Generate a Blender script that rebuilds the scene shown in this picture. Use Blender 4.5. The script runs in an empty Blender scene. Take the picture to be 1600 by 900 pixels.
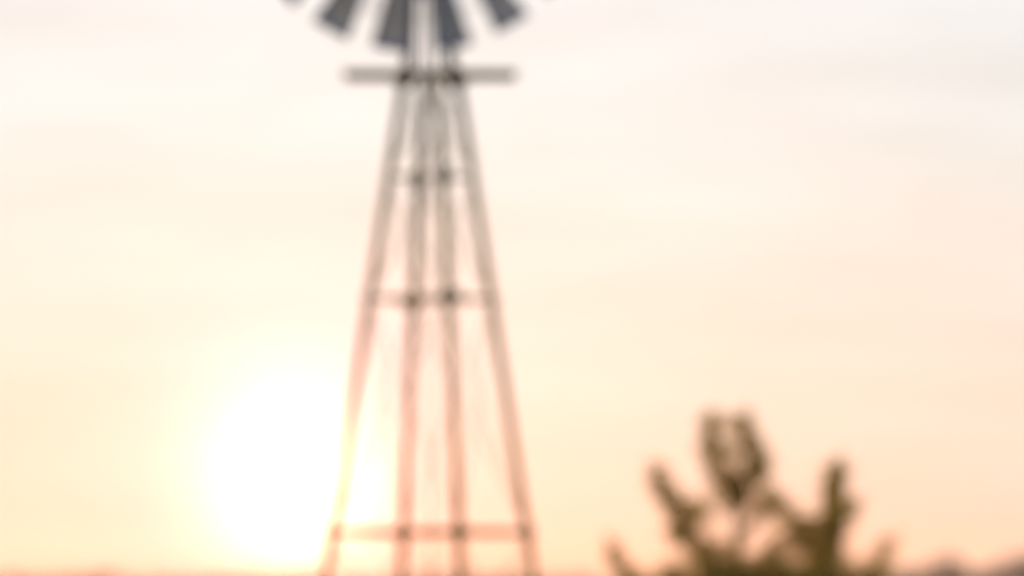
import bpy, bmesh, math, random
from mathutils import Vector, Matrix

S = bpy.context.scene
C = S.collection
R = math.radians

# ------------------------------------------------------------------ camera
F = 200.0 / 36.0 * 1600.0            # focal length in pixels of the 1600 px frame
PITCH = math.atan(475.0 / F)
EYE = Vector((0, 0, 1.6))
cam_d = bpy.data.cameras.new("camera")
cam = bpy.data.objects.new("camera", cam_d)
C.objects.link(cam)
cam.location = EYE
cam.rotation_euler = (math.pi / 2 + PITCH, 0, 0)
cam_d.lens = 200
cam_d.sensor_width = 36
cam_d.clip_start = 0.1
cam_d.clip_end = 20000
cam_d.dof.use_dof = True
cam_d.dof.focus_distance = 12.0
cam_d.dof.aperture_fstop = 2.9
S.camera = cam

# ------------------------------------------------------------------ sky and sun
SUN_EL, SUN_AZ = R(1.16), R(-2.18)   # azimuth from +Y towards +X
SUN_DIR = Vector((math.sin(SUN_AZ) * math.cos(SUN_EL), math.cos(SUN_AZ) * math.cos(SUN_EL), math.sin(SUN_EL)))

W = bpy.data.worlds.new("World")
S.world = W
W.use_nodes = True
nt = W.node_tree
nt.nodes.clear()


def nd(tree, kind, **kw):
    n = tree.nodes.new(kind)
    for k, v in kw.items():
        setattr(n, k, v)
    return n


def mth(tree, op, a, b=None, c=None, clamp=False):
    n = tree.nodes.new('ShaderNodeMath')
    n.operation = op
    n.use_clamp = clamp
    for i, v in enumerate((a, b, c)):
        if v is None:
            continue
        if isinstance(v, (int, float)):
            n.inputs[i].default_value = v
        else:
            tree.links.new(v, n.inputs[i])
    return n.outputs[0]


def vscale(tree, col, fac):
    n = tree.nodes.new('ShaderNodeVectorMath')
    n.operation = 'SCALE'
    if isinstance(col, tuple):
        n.inputs[0].default_value = col
    else:
        tree.links.new(col, n.inputs[0])
    if isinstance(fac, (int, float)):
        n.inputs['Scale'].default_value = fac
    else:
        tree.links.new(fac, n.inputs['Scale'])
    return n.outputs[0]


def vadd(tree, a, b):
    n = tree.nodes.new('ShaderNodeVectorMath')
    n.operation = 'ADD'
    tree.links.new(a, n.inputs[0])
    tree.links.new(b, n.inputs[1])
    return n.outputs[0]


tc = nd(nt, 'ShaderNodeTexCoord')
nrm = nd(nt, 'ShaderNodeVectorMath', operation='NORMALIZE')
nt.links.new(tc.outputs['Generated'], nrm.inputs[0])
D = nrm.outputs[0]
sep = nd(nt, 'ShaderNodeSeparateXYZ')
nt.links.new(D, sep.inputs[0])
el = mth(nt, 'MULTIPLY', mth(nt, 'ARCSINE', sep.outputs['Z']), 180 / math.pi)     # elevation, degrees
az = mth(nt, 'MULTIPLY', mth(nt, 'ARCTAN2', sep.outputs['X'], sep.outputs['Y']), 180 / math.pi)

# veil of thin evening cloud: colour by elevation (stops in degrees, linear radiance)
STOPS = [(-2, (0.601, 0.582, 0.514)),
         (0.0, (0.641, 0.612, 0.594)),
         (0.8, (0.285, 0.504, 0.601)),
         (1.5, (0.333, 0.527, 0.629)),
         (2.4, (0.415, 0.577, 0.685)),
         (3.4, (0.48, 0.612, 0.709)),
         (4.5, (0.517, 0.667, 0.779)),
         (5.7, (0.581, 0.707, 0.814)),
         (9.0, (0.62, 0.7, 0.83)),
         (18, (0.62, 0.69, 0.84)),
         (40, (0.5, 0.58, 0.74)),
         (90, (0.42, 0.5, 0.66))]
LO, HI, K = -2.0, 90.0, 3.0
# square-root spacing keeps the low stops well apart
u = mth(nt, 'SQRT', mth(nt, 'DIVIDE', mth(nt, 'SUBTRACT', el, LO), HI - LO, clamp=True))
ramp = nd(nt, 'ShaderNodeValToRGB')
cr = ramp.color_ramp
while len(cr.elements) < len(STOPS):
    cr.elements.new(0.5)
for e, (deg, c) in zip(cr.elements, STOPS):
    e.position = math.sqrt(max(0, (deg - LO) / (HI - LO)))
for e, (deg, c) in zip(cr.elements, STOPS):
    e.color = (c[0] / K, c[1] / K, c[2] / K, 1)
nt.links.new(u, ramp.inputs[0])
veil = vscale(nt, ramp.outputs[0], K)

# cloud streaks: noise in direction space, long sideways and thin in height
streak_v = nd(nt, 'ShaderNodeCombineXYZ')
nt.links.new(mth(nt, 'MULTIPLY', az, 0.16), streak_v.inputs[0])
nt.links.new(mth(nt, 'ADD', mth(nt, 'MULTIPLY', el, 0.75), mth(nt, 'MULTIPLY', az, -0.035)), streak_v.inputs[1])
n1 = nd(nt, 'ShaderNodeTexNoise')
n1.inputs['Scale'].default_value = 1.0
n1.inputs['Detail'].default_value = 4.0
n1.inputs['Roughness'].default_value = 0.5
nt.links.new(streak_v.outputs[0], n1.inputs['Vector'])
streak_w = nd(nt, 'ShaderNodeCombineXYZ')
nt.links.new(mth(nt, 'MULTIPLY', az, 0.22), streak_w.inputs[0])
nt.links.new(mth(nt, 'ADD', mth(nt, 'MULTIPLY', el, 2.3), mth(nt, 'MULTIPLY', az, 0.09)), streak_w.inputs[1])
n2 = nd(nt, 'ShaderNodeTexNoise')
n2.inputs['Scale'].default_value = 1.0
n2.inputs['Detail'].default_value = 5.0
nt.links.new(streak_w.outputs[0], n2.inputs['Vector'])
streak = mth(nt, 'ADD', 1.0, mth(nt, 'MULTIPLY', mth(nt, 'SUBTRACT', n1.outputs[0], 0.5), 0.50))
streak = mth(nt, 'ADD', streak, mth(nt, 'MULTIPLY', mth(nt, 'SUBTRACT', n2.outputs[0], 0.5), 0.17))
veil = vscale(nt, veil, streak)

# angle from the sun: the far half of the sky is dimmer
dot = nd(nt, 'ShaderNodeVectorMath', operation='DOT_PRODUCT')
nt.links.new(D, dot.inputs[0])
dot.inputs[1].default_value = SUN_DIR
half = mth(nt, 'MULTIPLY_ADD', dot.outputs['Value'], 0.5, 0.5)
fall = mth(nt, 'POWER', half, 3.0)
mixc = nd(nt, 'ShaderNodeMix', data_type='RGBA')
mixc.inputs['A'].default_value = (.56, .52, .52, 1)
mixc.inputs['B'].default_value = (1, 1, 1, 1)
nt.links.new(fall, mixc.inputs['Factor'])
mulc = nd(nt, 'ShaderNodeVectorMath', operation='MULTIPLY')
nt.links.new(veil, mulc.inputs[0])
nt.links.new(mixc.outputs['Result'], mulc.inputs[1])
veil = mulc.outputs[0]

# glow of the low sun through the veil
gx = mth(nt, 'SUBTRACT', az, math.degrees(SUN_AZ))
gy = mth(nt, 'MULTIPLY', mth(nt, 'SUBTRACT', el, math.degrees(SUN_EL) - .1), 0.88)
ang = mth(nt, 'SQRT', mth(nt, 'ADD', mth(nt, 'MULTIPLY', gx, gx), mth(nt, 'MULTIPLY', gy, gy)))


def gauss(width, power=2.0):
    return mth(nt, 'EXPONENT', mth(nt, 'MULTIPLY', mth(nt, 'POWER', mth(nt, 'DIVIDE', ang, width), power), -1.0))


veil = vadd(nt, veil, vscale(nt, (3.0, 2.1, .7), gauss(0.64)))
veil = vadd(nt, veil, vscale(nt, (2.6, .92, 1.30), gauss(0.56, 1.0)))
veil = vadd(nt, veil, vscale(nt, (.25, .0, .02), gauss(1.7)))
veil = vadd(nt, veil, vscale(nt, (.10, .07, .06), gauss(3.2, 1.5)))

sky = nd(nt, 'ShaderNodeTexSky', sky_type='NISHITA')
sky.sun_disc = False
sky.sun_elevation = SUN_EL
sky.sun_rotation = SUN_AZ
sky.air_density = 1.0
sky.dust_density = 0.3
bg1 = nd(nt, 'ShaderNodeBackground')
bg1.inputs['Strength'].default_value = 0.05
nt.links.new(sky.outputs[0], bg1.inputs['Color'])
bg2 = nd(nt, 'ShaderNodeBackground')
bg2.inputs['Strength'].default_value = 1.0
nt.links.new(veil, bg2.inputs['Color'])
addsh = nd(nt, 'ShaderNodeAddShader')
out = nd(nt, 'ShaderNodeOutputWorld')
nt.links.new(bg1.outputs[0], addsh.inputs[0])
nt.links.new(bg2.outputs[0], addsh.inputs[1])
nt.links.new(addsh.outputs[0], out.inputs['Surface'])

sun_d = bpy.data.lights.new("sun", 'SUN')
sun_d.energy = 3.0
sun_d.angle = R(0.5)
sun_d.color = (1.0, 0.58, 0.22)
sun = bpy.data.objects.new("sun", sun_d)
C.objects.link(sun)
sun.location = (-5, 60, 20)
sun.rotation_euler = SUN_DIR.to_track_quat('Z', 'Y').to_euler()

S.view_settings.view_transform = 'Standard'
S.view_settings.look = 'None'
S.view_settings.exposure = 0.0
S.view_settings.gamma = 1.0
S.view_settings.use_curve_mapping = False


# ------------------------------------------------------------------ helpers
def at(px, py, Y):
    """point at distance Y in front of the camera that shows at pixel px, py of the 1600x900 photograph"""
    dx = (px - 800) / F
    dy = (450 - py) / F
    d = Vector((dx, math.cos(PITCH) - dy * math.sin(PITCH), math.sin(PITCH) + dy * math.cos(PITCH)))
    return EYE + d * (Y / d.y)


def obj(name, bm, mat=None, parent=None, smooth=False):
    me = bpy.data.meshes.new(name)
    bm.normal_update()
    bm.to_mesh(me)
    bm.free()
    if smooth:
        for p in me.polygons:
            p.use_smooth = True
    if mat:
        me.materials.append(mat)
    o = bpy.data.objects.new(name, me)
    C.objects.link(o)
    o.parent = parent
    return o


def thing(name, label, cat, loc=(0, 0, 0), group=None):
    o = bpy.data.objects.new(name, None)
    o.empty_display_size = 0.3
    C.objects.link(o)
    o.location = loc
    tag(o, label, cat, group)
    return o


def tag(o, label, cat, group=None):
    o['label'] = label
    o['category'] = cat
    if group:
        o['group'] = group


def inst(name, me, parent, mw):
    o = bpy.data.objects.new(name, me)
    C.objects.link(o)
    o.parent = parent
    o.matrix_local = mw
    return o


def prism(bm, profile, p0, p1, xdir, profile2=None):
    """sweep a closed 2-D profile from p0 to p1; xdir says where the profile's x axis points"""
    p0, p1 = Vector(p0), Vector(p1)
    w = (p1 - p0).normalized()
    x = Vector(xdir)
    x = (x - w * x.dot(w)).normalized()
    y = w.cross(x)
    a = [bm.verts.new(p0 + x * q[0] + y * q[1]) for q in profile]
    b = [bm.verts.new(p1 + x * q[0] + y * q[1]) for q in (profile2 or profile)]
    n = len(a)
    for i in range(n):
        bm.faces.new((a[i], a[(i + 1) % n], b[(i + 1) % n], b[i]))
    bm.faces.new(a[::-1])
    bm.faces.new(b)


def ell(s, t):
    """angle-iron section with its corner at the origin side"""
    return [(-s * .5, -s * .5), (s * .5, -s * .5), (s * .5, -s * .5 + t), (-s * .5 + t, -s * .5 + t),
            (-s * .5 + t, s * .5), (-s * .5, s * .5)]


def circ(r, n=10):
    return [(r * math.cos(2 * math.pi * i / n), r * math.sin(2 * math.pi * i / n)) for i in range(n)]


def tube(bm, pts, radii, n=7):
    pts = [Vector(p) for p in pts]
    rings = []
    for i, p in enumerate(pts):
        d = (pts[min(i + 1, len(pts) - 1)] - pts[max(i - 1, 0)]).normalized()
        x = d.orthogonal().normalized()
        y = d.cross(x)
        rings.append([bm.verts.new(p + (x * math.cos(2 * math.pi * k / n) + y * math.sin(2 * math.pi * k / n)) * radii[i]) for k in range(n)])
    for a, b in zip(rings, rings[1:]):
        for k in range(n):
            bm.faces.new((a[k], a[(k + 1) % n], b[(k + 1) % n], b[k]))
    bm.faces.new(rings[0][::-1])
    bm.faces.new(rings[-1])


def box(bm, c, sx, sy, sz, rot=None):
    m = Matrix.Translation(Vector(c))
    if rot is not None:
        m = m @ rot
    bmesh.ops.create_cube(bm, size=1.0, matrix=m @ Matrix.Diagonal((sx, sy, sz, 1)))


# ------------------------------------------------------------------ materials
def material(name, c1, c2, rough=0.6, metal=0.0, scale=6.0, bump=0.0, stretch=(1, 1, 1), spec=0.4):
    m = bpy.data.materials.new(name)
    m.use_nodes = True
    t = m.node_tree
    b = t.nodes['Principled BSDF']
    b.inputs['Roughness'].default_value = rough
    b.inputs['Metallic'].default_value = metal
    b.inputs['Specular IOR Level'].default_value = spec
    co = t.nodes.new('ShaderNodeTexCoord')
    mp = t.nodes.new('ShaderNodeMapping')
    mp.inputs['Scale'].default_value = stretch
    t.links.new(co.outputs['Object'], mp.inputs[0])
    nz = t.nodes.new('ShaderNodeTexNoise')
    nz.inputs['Scale'].default_value = scale
    nz.inputs['Detail'].default_value = 6
    t.links.new(mp.outputs[0], nz.inputs['Vector'])
    rp = t.nodes.new('ShaderNodeValToRGB')
    rp.color_ramp.elements[0].position = 0.32
    rp.color_ramp.elements[1].position = 0.68
    rp.color_ramp.elements[0].color = (*c1, 1)
    rp.color_ramp.elements[1].color = (*c2, 1)
    t.links.new(nz.outputs[0], rp.inputs[0])
    t.links.new(rp.outputs[0], b.inputs['Base Color'])
    if bump:
        bp = t.nodes.new('ShaderNodeBump')
        bp.inputs['Strength'].default_value = bump
        bp.inputs['Distance'].default_value = 0.02
        t.links.new(nz.outputs[0], bp.inputs['Height'])
        t.links.new(bp.outputs[0], b.inputs['Normal'])
    return m


def leaf_material(name, c1, c2, trans, mix=0.45, scale=9.0):
    m = material(name, c1, c2, rough=0.6, scale=scale, spec=0.1)
    t = m.node_tree
    b = t.nodes['Principled BSDF']
    tr = t.nodes.new('ShaderNodeBsdfTranslucent')
    tr.inputs['Color'].default_value = (*trans, 1)
    mx = t.nodes.new('ShaderNodeMixShader')
    mx.inputs[0].default_value = mix
    o = t.nodes['Material Output']
    t.links.new(b.outputs[0], mx.inputs[1])
    t.links.new(tr.outputs[0], mx.inputs[2])
    t.links.new(mx.outputs[0], o.inputs['Surface'])
    return m


M_STEEL = material('weathered_steel', (.20, .145, .03), (.29, .21, .05), rough=.55, metal=.25, scale=14, bump=.15)
# orange sun flare painted into the steel colour, stronger towards the ground
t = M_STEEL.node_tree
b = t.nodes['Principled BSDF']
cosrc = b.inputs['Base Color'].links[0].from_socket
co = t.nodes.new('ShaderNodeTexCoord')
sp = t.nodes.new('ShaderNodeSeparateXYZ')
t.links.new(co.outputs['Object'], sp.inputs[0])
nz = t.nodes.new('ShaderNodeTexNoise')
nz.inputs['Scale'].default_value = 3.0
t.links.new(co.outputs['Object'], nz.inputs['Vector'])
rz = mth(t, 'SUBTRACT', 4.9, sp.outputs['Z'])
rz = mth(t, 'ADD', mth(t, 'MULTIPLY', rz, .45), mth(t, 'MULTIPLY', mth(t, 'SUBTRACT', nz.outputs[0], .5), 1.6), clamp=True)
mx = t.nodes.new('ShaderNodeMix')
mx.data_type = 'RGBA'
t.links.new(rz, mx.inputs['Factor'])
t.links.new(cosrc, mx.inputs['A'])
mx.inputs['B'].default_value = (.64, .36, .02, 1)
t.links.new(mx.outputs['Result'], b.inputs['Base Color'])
M_RUST = material('rusty_clamp', (.06, .05, .04), (.11, .085, .06), rough=.7, scale=20, bump=.2)
M_BLADE = material('galvanised_sheet', (.37, .42, .50), (.44, .50, .58), rough=.5, metal=.2, scale=5, bump=.05)
M_WOOD = material('weathered_timber', (.17, .105, .022), (.26, .165, .04), rough=.85, scale=10, bump=.3, stretch=(1, 12, 12))
M_BARK = material('bark', (.08, .058, .038), (.16, .12, .08), rough=.9, scale=25, bump=.5, stretch=(3, 3, 1))
M_LEAF = leaf_material('sapling_leaf', (.07, .09, .012), (.13, .145, .02), (.74, .50, .07), mix=.57)
M_FAR = leaf_material('far_leaf', (.05, .055, .03), (.09, .085, .045), (.09, .08, .05), mix=.2, scale=.8)
M_GROUND = material('dry_grass_ground', (.22, .15, .06), (.36, .26, .11), rough=.95, scale=.25, bump=.4)

# ------------------------------------------------------------------ ground
bm = bmesh.new()
NX, NY = 60, 80
grid = []
rnd = random.Random(3)
for j in range(NY + 1):
    row = []
    t = j / NY
    y = -120 + 2520 * t ** 2.2
    for i in range(NX + 1):
        s = i / NX * 2 - 1
        x = math.copysign(abs(s) ** 1.8, s) * 1400
        z = 0.0
        if math.hypot(x, y - 36) > 25 and math.hypot(x, y) > 20:
            z = -0.12 * rnd.random()
        row.append(bm.verts.new((x, y, z)))
    grid.append(row)
for j in range(NY):
    for i in range(NX):
        bm.faces.new((grid[j][i], grid[j][i + 1], grid[j + 1][i + 1], grid[j + 1][i]))
ground = obj('ground', bm, M_GROUND, smooth=True)
ground['kind'] = 'structure'

# ------------------------------------------------------------------ windmill
TY = 39.5
AX = at(673, 600, TY).x


def zpix(py):
    return at(673, py, TY).z


PXM = at(774, 600, TY).x - AX          # metres per 100+1 pixels at the tower
PXM /= 101.0
mill = thing('windmill', 'tall steel farm windmill with dark grey blades on a four legged lattice tower', 'windmill', (AX, TY, 0))
ROT = R(16.7)
Z_PLAT = zpix(118)
r890, r118 = 166 * PXM, 43 * PXM
z890 = zpix(890)


def rad(z):
    return r890 + (z - z890) * (r118 - r890) / (Z_PLAT - z890)


def legp(k, z, dr=0.0):
    a = ROT + k * math.pi / 2
    r = rad(z) + dr
    return Vector((r * math.cos(a), r * math.sin(a), z))


for k in range(4):
    a = ROT + k * math.pi / 2
    inward = Vector((-math.cos(a), -math.sin(a), 0))
    diag = Matrix.Rotation(R(45), 3, 'Z') @ inward
    bm = bmesh.new()
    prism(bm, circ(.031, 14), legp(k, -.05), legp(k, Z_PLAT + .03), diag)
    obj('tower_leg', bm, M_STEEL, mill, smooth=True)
    bm = bmesh.new()
    box(bm, legp(k, .02), .34, .34, .16)
    bmesh.ops.bevel(bm, geom=bm.edges[:], offset=.02, segments=1, affect='EDGES')
    obj('footing', bm, M_RUST, mill)

LEVELS = [.42, zpix(832), zpix(467), zpix(277)]
for li, z in enumerate(LEVELS):
    for k in range(4):
        p, q = legp(k, z), legp((k + 1) % 4, z)
        d = (q - p).normalized()
        bm = bmesh.new()
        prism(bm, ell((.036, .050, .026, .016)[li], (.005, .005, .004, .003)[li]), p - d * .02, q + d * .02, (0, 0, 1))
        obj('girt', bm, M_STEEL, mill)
    for k in ((0, 1, 2, 3) if li < 3 else (1, 3)):
        p = legp(k, z, -.01)
        a = ROT + k * math.pi / 2
        bm = bmesh.new()
        h = (.085, .085, .085, .13)[li]
        for sgn in (1, -1):
            rot = Matrix.Rotation(a + sgn * R(45) + R(90), 4, 'Z')
            off = rot @ Vector((-sgn * .035, 0, 0))
            w_ = .065 if li < 2 else (.07 if li == 3 else (.12 if k % 2 else .05))
            box(bm, p + off, w_, .005, h if (k % 2 or li < 2) else .06, rot)
        obj('gusset', bm, M_RUST, mill)

BR = LEVELS + [Z_PLAT - .06]
for z0, z1 in zip(BR, BR[1:]):
    for k in range(4):
        k2 = (k + 1) % 4
        for (a, b, s) in ((legp(k, z0 + .03), legp(k2, z1 - .03), 1), (legp(k2, z0 + .03), legp(k, z1 - .03), -1)):
            n = Vector((math.cos(ROT + (k + .5) * math.pi / 2), math.sin(ROT + (k + .5) * math.pi / 2), 0)) * .006 * s
            bm = bmesh.new()
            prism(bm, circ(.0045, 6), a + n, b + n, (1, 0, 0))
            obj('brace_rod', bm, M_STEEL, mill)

# stub tower above the platform
Z_TOP = zpix(-165)
SX0, SX1 = 672, 668
for k in range(4):
    a = ROT + k * math.pi / 2
    inward = Vector((-math.cos(a), -math.sin(a), 0))
    diag = Matrix.Rotation(R(45), 3, 'Z') @ inward
    r0, r1 = 38 * PXM, 17 * PXM
    p0 = Vector((-1 * PXM + r0 * math.cos(a), r0 * math.sin(a), Z_PLAT - .10))
    p1 = Vector((-5 * PXM + r1 * math.cos(a), r1 * math.sin(a), Z_TOP))
    bm = bmesh.new()
    prism(bm, ell(.056 if k % 2 == 0 else .022, .007 if k % 2 == 0 else .004), p0, p1, diag)
    obj('stub_post', bm, M_RUST, mill)
    if k % 2:
        continue
    bm = bmesh.new()
    pc = p0.lerp(p1, .06)
    rot = Matrix.Rotation(a, 4, 'Z')
    box(bm, pc + Vector((math.cos(a), math.sin(a), 0)) * .012, .05, .16, .15, rot)
    bmesh.ops.bevel(bm, geom=bm.edges[:], offset=.006, segments=1, affect='EDGES')
    obj('clamp', bm, M_RUST, mill)
for f in (.46,):
    z = Z_PLAT + f * (Z_TOP - Z_PLAT)
    for k in range(4):
        a = ROT + k * math.pi / 2
        b = a + math.pi / 2
        r = 38 * PXM + (17 - 38) * PXM * f
        bm = bmesh.new()
        prism(bm, ell(.035, .005), (-3 * PXM + r * math.cos(a), r * math.sin(a), z), (-3 * PXM + r * math.cos(b), r * math.sin(b), z), (0, 0, 1))
        obj('girt', bm, M_RUST, mill)

# platform: planks across the tower on two bearers
plat = bpy.data.objects.new('platform', None)
C.objects.link(plat)
plat.parent = mill
plat.location = (-1 * PXM, 0, Z_PLAT)
rnd = random.Random(11)
for i, yy in enumerate((-.1, 0, .1)):
    bm = bmesh.new()
    box(bm, (0, 0, 0), 272 * PXM + rnd.uniform(-.07, .07), .092, .048)
    bmesh.ops.bevel(bm, geom=bm.edges[:], offset=.004, segments=1, affect='EDGES')
    o = obj('plank', bm, M_WOOD, plat)
    o.location = (rnd.uniform(-.01, .01), yy, rnd.uniform(-.003, .003))
for sx in (-.24, .24):
    bm = bmesh.new()
    box(bm, (sx, 0, -.036), .04, .32, .02)
    obj('bearer', bm, M_WOOD, plat)

# pump rod
bm = bmesh.new()
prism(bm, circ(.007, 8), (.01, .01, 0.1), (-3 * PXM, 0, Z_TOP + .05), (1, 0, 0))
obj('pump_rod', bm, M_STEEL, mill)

# wind wheel
HUB = at(650, -203, TY - .38)
hub_l = Vector((HUB.x - AX, -.38, HUB.z))
RW = 284 * PXM
wheel = bpy.data.objects.new('wind_wheel', None)
C.objects.link(wheel)
wheel.parent = mill
wheel.location = hub_l


def blade_mesh():
    bm = bmesh.new()
    nr, nc = 6, 6
    r0, r1 = RW * .42, RW
    g = []
    for i in range(nr + 1):
        t = i / nr
        r = r0 + (r1 - r0) * t
        chord = (.12 + (.315 - .12) * t)
        pitch = R(38 - 8 * t)
        row = []
        for j in range(nc + 1):
            s = j / nc - .5
            x = s * chord
            c = .12 * chord * (1 - 4 * s * s)      # curved sheet
            X = x * math.cos(pitch) - c * math.sin(pitch)
            Yv = x * math.sin(pitch) + c * math.cos(pitch)
            row.append(bm.verts.new((X, Yv, -r)))
        g.append(row)
    for i in range(nr):
        for j in range(nc):
            bm.faces.new((g[i][j], g[i][j + 1], g[i + 1][j + 1], g[i + 1][j]))
    bmesh.ops.solidify(bm, geom=bm.faces[:], thickness=.003)
    me = bpy.data.meshes.new('blade')
    bm.to_mesh(me)
    bm.free()
    for p in me.polygons:
        p.use_smooth = True
    me.materials.append(M_BLADE)
    return me


bme = blade_mesh()
for k in range(18):
    ang_k = R(2 + 10 + 20 * k)
    # rotation about Y; positive angle moves the downward blade to +X
    inst('blade', bme, wheel, Matrix.Rotation(-ang_k, 4, 'Y'))
for rr in (.5, .8):
    bm = bmesh.new()
    n = 54
    ring = []
    for k in range(n):
        a = 2 * math.pi * k / n
        ring.append([bm.verts.new((math.cos(a) * q * RW, y, math.sin(a) * q * RW)) for q, y in ((rr, .075), (rr, .105), (rr + .006, .105), (rr + .006, .075))])
    for k in range(n):
        A, B = ring[k], ring[(k + 1) % n]
        for i in range(4):
            bm.faces.new((A[i], A[(i + 1) % 4], B[(i + 1) % 4], B[i]))
    obj('rim', bm, M_STEEL, wheel)
for k in range(6):
    a = 2 * math.pi * k / 6 + R(12)
    bm = bmesh.new()
    prism(bm, circ(.009, 6), (0, .06, 0), (math.cos(a) * RW * .8, .09, math.sin(a) * RW * .8), (0, 1, 0))
    obj('spoke', bm, M_STEEL, wheel)
bm = bmesh.new()
prism(bm, circ(.09, 16), (0, -.02, 0), (0, .12, 0), (1, 0, 0), circ(.075, 16))
prism(bm, circ(.035, 12), (0, -.07, 0), (0, -.02, 0), (1, 0, 0), circ(.09, 12))
obj('hub', bm, M_STEEL, wheel)

# gearbox and tail
bm = bmesh.new()
box(bm, (hub_l.x * .5 - .03, 0, hub_l.z + .02), .22, .52, .24)
bmesh.ops.bevel(bm, geom=bm.edges[:], offset=.05, segments=3, affect='EDGES')
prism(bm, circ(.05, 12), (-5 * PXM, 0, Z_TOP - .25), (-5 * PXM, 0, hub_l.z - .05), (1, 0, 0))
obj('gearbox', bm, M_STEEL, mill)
tail = bpy.data.objects.new('tail', None)
C.objects.link(tail)
tail.parent = mill
tail.location = (hub_l.x * .5, .25, hub_l.z)
bm = bmesh.new()
prism(bm, circ(.018, 8), (0, 0, .08), (-.05, 1.1, .14), (1, 0, 0))
prism(bm, circ(.018, 8), (0, 0, -.08), (-.05, 1.1, -.14), (1, 0, 0))
obj('tail_boom', bm, M_STEEL, tail)
bm = bmesh.new()
vs = [(-.055, 1.05, -.2), (-.085, 1.75, -.38), (-.085, 1.75, .38), (-.055, 1.05, .2)]
a = [bm.verts.new(v) for v in vs]
b = [bm.verts.new((v[0] + .004, v[1], v[2])) for v in vs]
bm.faces.new(a)
bm.faces.new(b[::-1])
for i in range(4):
    bm.faces.new((a[i], b[i], b[(i + 1) % 4], a[(i + 1) % 4]))
bmesh.ops.recalc_face_normals(bm, faces=bm.faces[:])
obj('tail_vane', bm, M_BLADE, tail)

# ------------------------------------------------------------------ sapling beside the windmill
PY = 55.0
TK = PY / 34.0
base = at(1163, 1300, PY)
base.z = 0
tree = thing('young_pine', 'young olive green tree with upright leafy shoots right of the windmill', 'tree', base)
rnd = random.Random(5)


def tp(px, py, dy=0.0):
    return at(px, py, PY + dy * TK) - base


# trunk and limbs: pixel path, depth offset at the tip, start radius, foliage thickness in px along the path
trunk_path = [Vector((0, 0, -.05)), tp(1168, 1130), tp(1160, 1050), tp(1156, 950), tp(1153, 880), tp(1152, 820), tp(1150, 765)]
bm = bmesh.new()
tube(bm, trunk_path, [.09, .075, .062, .05, .034, .022, .016], 9)
obj('trunk', bm, M_BARK, tree, smooth=True)

# (points, foliage radius in px at start and tip, leaf density factor)
LIMBS = [
    ([(1150, 785, 0), (1120, 748, -.03), (1108, 712, -.06), (1109, 688, -.08), (1112, 652, -.08)], 13, 8, 1.0),
    ([(1150, 775, 0), (1184, 752, .05), (1191, 722, .08), (1181, 692, .1)], 13, 9, .7),
    ([(1184, 720, .06), (1166, 692, .03), (1164, 652, .0)], 8, 8, 1.1),
    ([(1152, 800, 0), (1150, 762, 0), (1146, 742, 0)], 19, 13, 1.4),
    ([(1156, 900, 0), (1100, 868, -.15), (1085, 845, -.22), (1062, 825, -.28), (1072, 792, -.30)], 15, 11, .6),
    ([(1072, 800, -.28), (1048, 790, -.33), (1034, 768, -.36), (1025, 735, -.38)], 11, 8, 1.2),
    ([(1160, 1010, 0), (1050, 960, -.3), (985, 915, -.42), (966, 880, -.46), (955, 852, -.48)], 14, 8, .75),
    ([(1158, 960, 0), (1240, 915, .2), (1295, 880, .28), (1301, 830, .3), (1299, 790, .3), (1306, 758, .3), (1309, 728, .3)], 22, 8, 1.8),
    ([(1303, 850, .3), (1285, 826, .22), (1262, 823, .18), (1247, 820, .15)], 14, 10, 1.0),
    ([(1250, 822, .15), (1225, 798, .1), (1206, 770, .08)], 9, 8, .5),
    ([(1252, 822, .15), (1205, 860, .1), (1180, 895, .05)], 9, 12, .7),
    ([(1302, 840, .3), (1322, 815, .33), (1336, 788, .35)], 9, 8, .45),
    ([(1240, 940, .1), (1340, 915, -.2), (1375, 885, -.25), (1391, 845, -.28)], 17, 9, .6),
    ([(1158, 960, 0), (1115, 920, .15), (1095, 890, .2), (1088, 862, .2)], 22, 14, .9),
    ([(1152, 850, 0), (1185, 800, -.1), (1205, 778, -.12)], 7, 7, .4),
]


def leaf(bm, p, d, ln, wd, rn):
    d = d.normalized()
    s = d.cross(Vector((rn.gauss(0, 1), rn.gauss(0, 1), rn.gauss(0, 1)))).normalized()
    u_ = s.cross(d) * (wd * .35)
    a = bm.verts.new(p)
    b = bm.verts.new(p + d * ln * .45 + s * wd * .5 + u_)
    c = bm.verts.new(p + d * ln)
    e = bm.verts.new(p + d * ln * .45 - s * wd * .5 + u_)
    bm.faces.new((a, b, c))
    bm.faces.new((a, c, e))


crown = bmesh.new()
pm = (at(1263, 800, PY).x - at(1163, 800, PY).x) / 100.0     # metres per pixel at the tree


def foliage_line(pts, f0, f1, dens):
    segs = list(zip(pts, pts[1:]))
    tot = sum((b - a).length for a, b in segs)
    n = int(tot / pm * 4.4 * dens)
    f0, f1 = f0 * 1.5, f1 * 1.5
    for _ in range(n):
        s = rnd.random() ** .9 * tot
        acc = 0
        for a, b in segs:
            L = (b - a).length
            if acc + L >= s:
                break
            acc += L
        p = a.lerp(b, min(1, (s - acc) / L))
        fr = (f0 + (f1 - f0) * s / tot) * pm * (1.0 if rnd.random() < .65 else 2.0)
        off = Vector((rnd.gauss(0, .45), rnd.gauss(0, .7), rnd.gauss(0, .45))) * fr
        d = (b - a).normalized() * .7 + off.normalized() * .8 + Vector((0, 0, .35))
        leaf(crown, p + off * .8, d, rnd.uniform(.05, .095), rnd.uniform(.018, .03), rnd)


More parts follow.
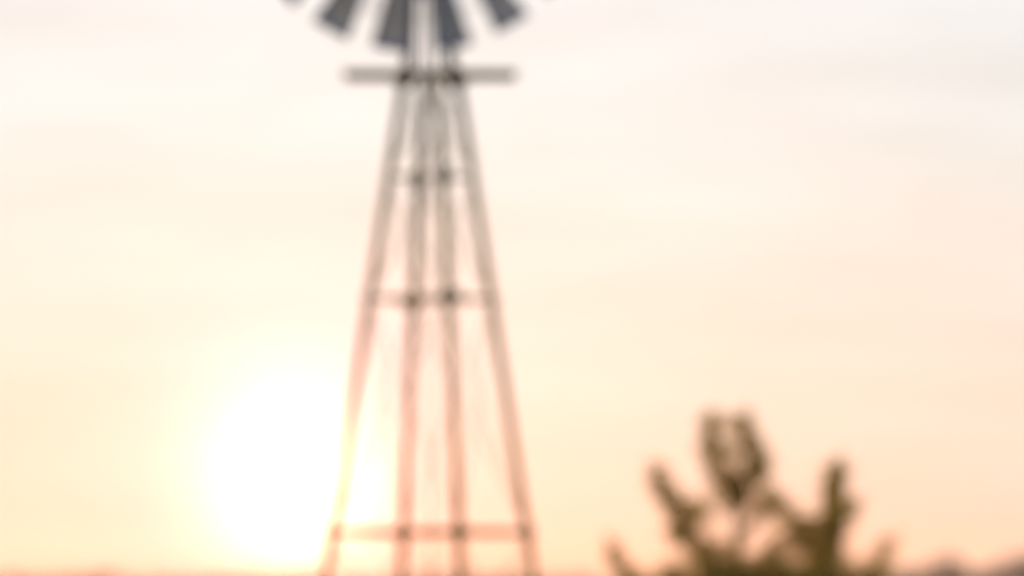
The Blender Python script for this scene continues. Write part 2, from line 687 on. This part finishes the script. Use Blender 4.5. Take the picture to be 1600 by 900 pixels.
def spray(px, py, r, n):
    """loose leaves between the limbs"""
    n = int(n * 1.5)
    for _ in range(n):
        q = tp(px + rnd.gauss(0, r * .5), py + rnd.gauss(0, r * .5), rnd.gauss(0, .12))
        leaf(crown, q, Vector((rnd.gauss(0, .6), rnd.gauss(0, .6), 1)), rnd.uniform(.05, .095), rnd.uniform(.018, .03), rnd)


for q in ((1150, 762, 26, 110), (1124, 704, 16, 45), (1176, 735, 22, 75), (1042, 782, 20, 50), (1302, 805, 20, 90), (1290, 868, 28, 130), (1068, 836, 18, 60), (1142, 712, 20, 65), (1138, 668, 16, 40), (1182, 738, 20, 110), (1150, 790, 22, 90), (1092, 805, 30, 170), (1062, 838, 22, 130), (1205, 800, 28, 120),
          (1256, 852, 26, 190), (1120, 868, 26, 120), (1300, 745, 14, 40), (1215, 880, 30, 90), (1330, 800, 16, 50), (1150, 870, 14, 40)):
    spray(*q)
for pts, f0, f1, dens in LIMBS:
    P = [tp(*q) for q in pts]
    bm = bmesh.new()
    n = len(P)
    tube(bm, P, [max(.005, .02 * (1 - i / n)) for i in range(n)], 6)
    obj('branch', bm, M_BARK, tree, smooth=True)
    foliage_line(P, f0, f1, dens)
# full lower crown, mostly below the frame
for _ in range(170):
    a = rnd.uniform(0, 2 * math.pi)
    zz = rnd.uniform(.35, 1.68)
    rr = TK * (.35 + .55 * math.sin(math.pi * min(1, zz / 1.9))) * rnd.uniform(.45, 1.0)
    p0 = Vector((.03, 0, zz * .8))
    p1 = Vector((rr * math.cos(a) + .30, rr * math.sin(a) * .9, zz))
    p2 = p1 + Vector((.2 * math.cos(a), .2 * math.sin(a), .26))
    if p2.z > 1.80:
        p2.z = 1.80
    if _ % 6 == 0:
        bm = bmesh.new()
        tube(bm, [p0, p1, p2], [.022, .013, .006], 6)
        obj('branch', bm, M_BARK, tree, smooth=True)
    foliage_line([p0.lerp(p1, .45), p1, p2], 22, 12, .75)
co = obj('crown', crown, M_LEAF, tree)
co['kind'] = 'stuff'


# ------------------------------------------------------------------ far trees along the horizon
def far_tree_meshes(seed, tall):
    rn = random.Random(seed)
    t = bmesh.new()
    tube(t, [(0, 0, -.2), (.05, 0, 1.2), (.0, .05, 2.6)], [.22, .16, .07], 7)
    for k in range(5):
        a = k * 1.3 + rn.random()
        tube(t, [(0, 0, 1.0 + .2 * k), (math.cos(a) * .8, math.sin(a) * .8, 2.1 + .25 * k)], [.09, .03], 5)
    c = bmesh.new()
    clumps = [(Vector((rn.gauss(0, 1.05), rn.gauss(0, 1.0), 1.5 + rn.random() * 2.6 * tall)), rn.uniform(.5, .95)) for _ in range(17)]
    for p, r in clumps:
        for _ in range(85):
            d = Vector((rn.gauss(0, 1), rn.gauss(0, 1), rn.gauss(0, .85))).normalized()
            leaf(c, p + d * r * rn.uniform(.55, 1.0), d + Vector((rn.gauss(0, .6), rn.gauss(0, .6), rn.gauss(0, .6))), rn.uniform(.22, .4), rn.uniform(.14, .24), rn)
    mt = bpy.data.meshes.new('trunk')
    t.to_mesh(mt)
    t.free()
    mt.materials.append(M_BARK)
    mc = bpy.data.meshes.new('crown')
    c.to_mesh(mc)
    c.free()
    mc.materials.append(M_FAR)
    top = max(v.co.z for v in mc.vertices)
    return mt, mc, top


PROTO = [far_tree_meshes(21, .75), far_tree_meshes(22, 1.0), far_tree_meshes(23, .85)]


def far_tree(px, top_py, Y, proto, widen, label, cat='tree', group=None, rz=0.0):
    mt, mc, top = PROTO[proto]
    g = at(px, 925, Y)
    h = at(px, top_py, Y).z
    s = h / top
    o = thing('far_tree', label, cat, (g.x, Y, 0), group)
    o.scale = (s * widen, s * widen, s)
    o.rotation_euler = (0, 0, rz)
    inst('trunk', mt, o, Matrix.Identity(4))
    inst('crown', mc, o, Matrix.Identity(4))
    return o


rnd = random.Random(8)
GRP = 'low trees along the horizon'


def lab(px):
    for lim, t in ((330, 'low hazy tree on the horizon left of the white sun glow'),
                   (525, 'low tree on the horizon directly under the white sun glow'),
                   (835, 'low hazy tree on the horizon seen between the windmill legs'),
                   (1080, 'low hazy tree on the horizon between the windmill and the sapling'),
                   (1385, 'low distant tree on the horizon hidden behind the leafy sapling'),
                   (1600, 'low hazy tree filling the gap between two taller horizon trees at right')):
        if px < lim:
            return t
    return 'low distant tree on the horizon past the right edge'


px = -170
i = 0
while px < 1385:
    bump = rnd.uniform(-6, 7)
    far_tree(px, 897 + bump, 560 + rnd.uniform(-25, 60), i % 3, rnd.uniform(1.2, 1.6), lab(px), 'tree', GRP, rnd.uniform(0, 6.28))
    px += rnd.uniform(38, 66)
    i += 1
far_tree(1402, 884, 520, 0, 1.2, 'low mauve tree on the horizon just right of the leafy sapling', 'tree', None, 1.0)
far_tree(1440, 880, 540, 2, 1.2, lab(1440), 'tree', GRP, 2.0)
far_tree(1477, 866, 505, 1, 1.15, 'rounded mauve tree standing tallest between the sapling and the right edge', 'tree', None, 2.2)
far_tree(1524, 886, 545, 2, 1.3, 'small pale green tree in the dip between two taller horizon trees at right', 'tree', None, .4)
far_tree(1560, 882, 560, 0, 1.3, lab(1560), 'tree', GRP, 5.0)
far_tree(1606, 862, 500, 1, 1.25, 'dark tree on the horizon cut off by the right edge', 'tree', None, 4.1)
for q in range(4):
    far_tree(1650 + q * 48, 878 + rnd.uniform(-10, 8), 530 + rnd.uniform(-20, 40), q % 3, 1.3, lab(1650), 'tree', GRP, rnd.uniform(0, 6))

# ------------------------------------------------------------------ evening haze
bm = bmesh.new()
box(bm, (0, 1140, 3.9), 3000, 2800, 11.2)
hz = obj('haze', bm)
hz['kind'] = 'stuff'
mh = bpy.data.materials.new('evening_haze')
mh.use_nodes = True
t = mh.node_tree
t.nodes.clear()
pv = t.nodes.new('ShaderNodeVolumePrincipled')
pv.inputs['Color'].default_value = (.97, .9, .86, 1)
pv.inputs['Density'].default_value = 0.00036
pv.inputs['Anisotropy'].default_value = 0.35
mo = t.nodes.new('ShaderNodeOutputMaterial')
t.links.new(pv.outputs[0], mo.inputs['Volume'])
hz.data.materials.append(mh)
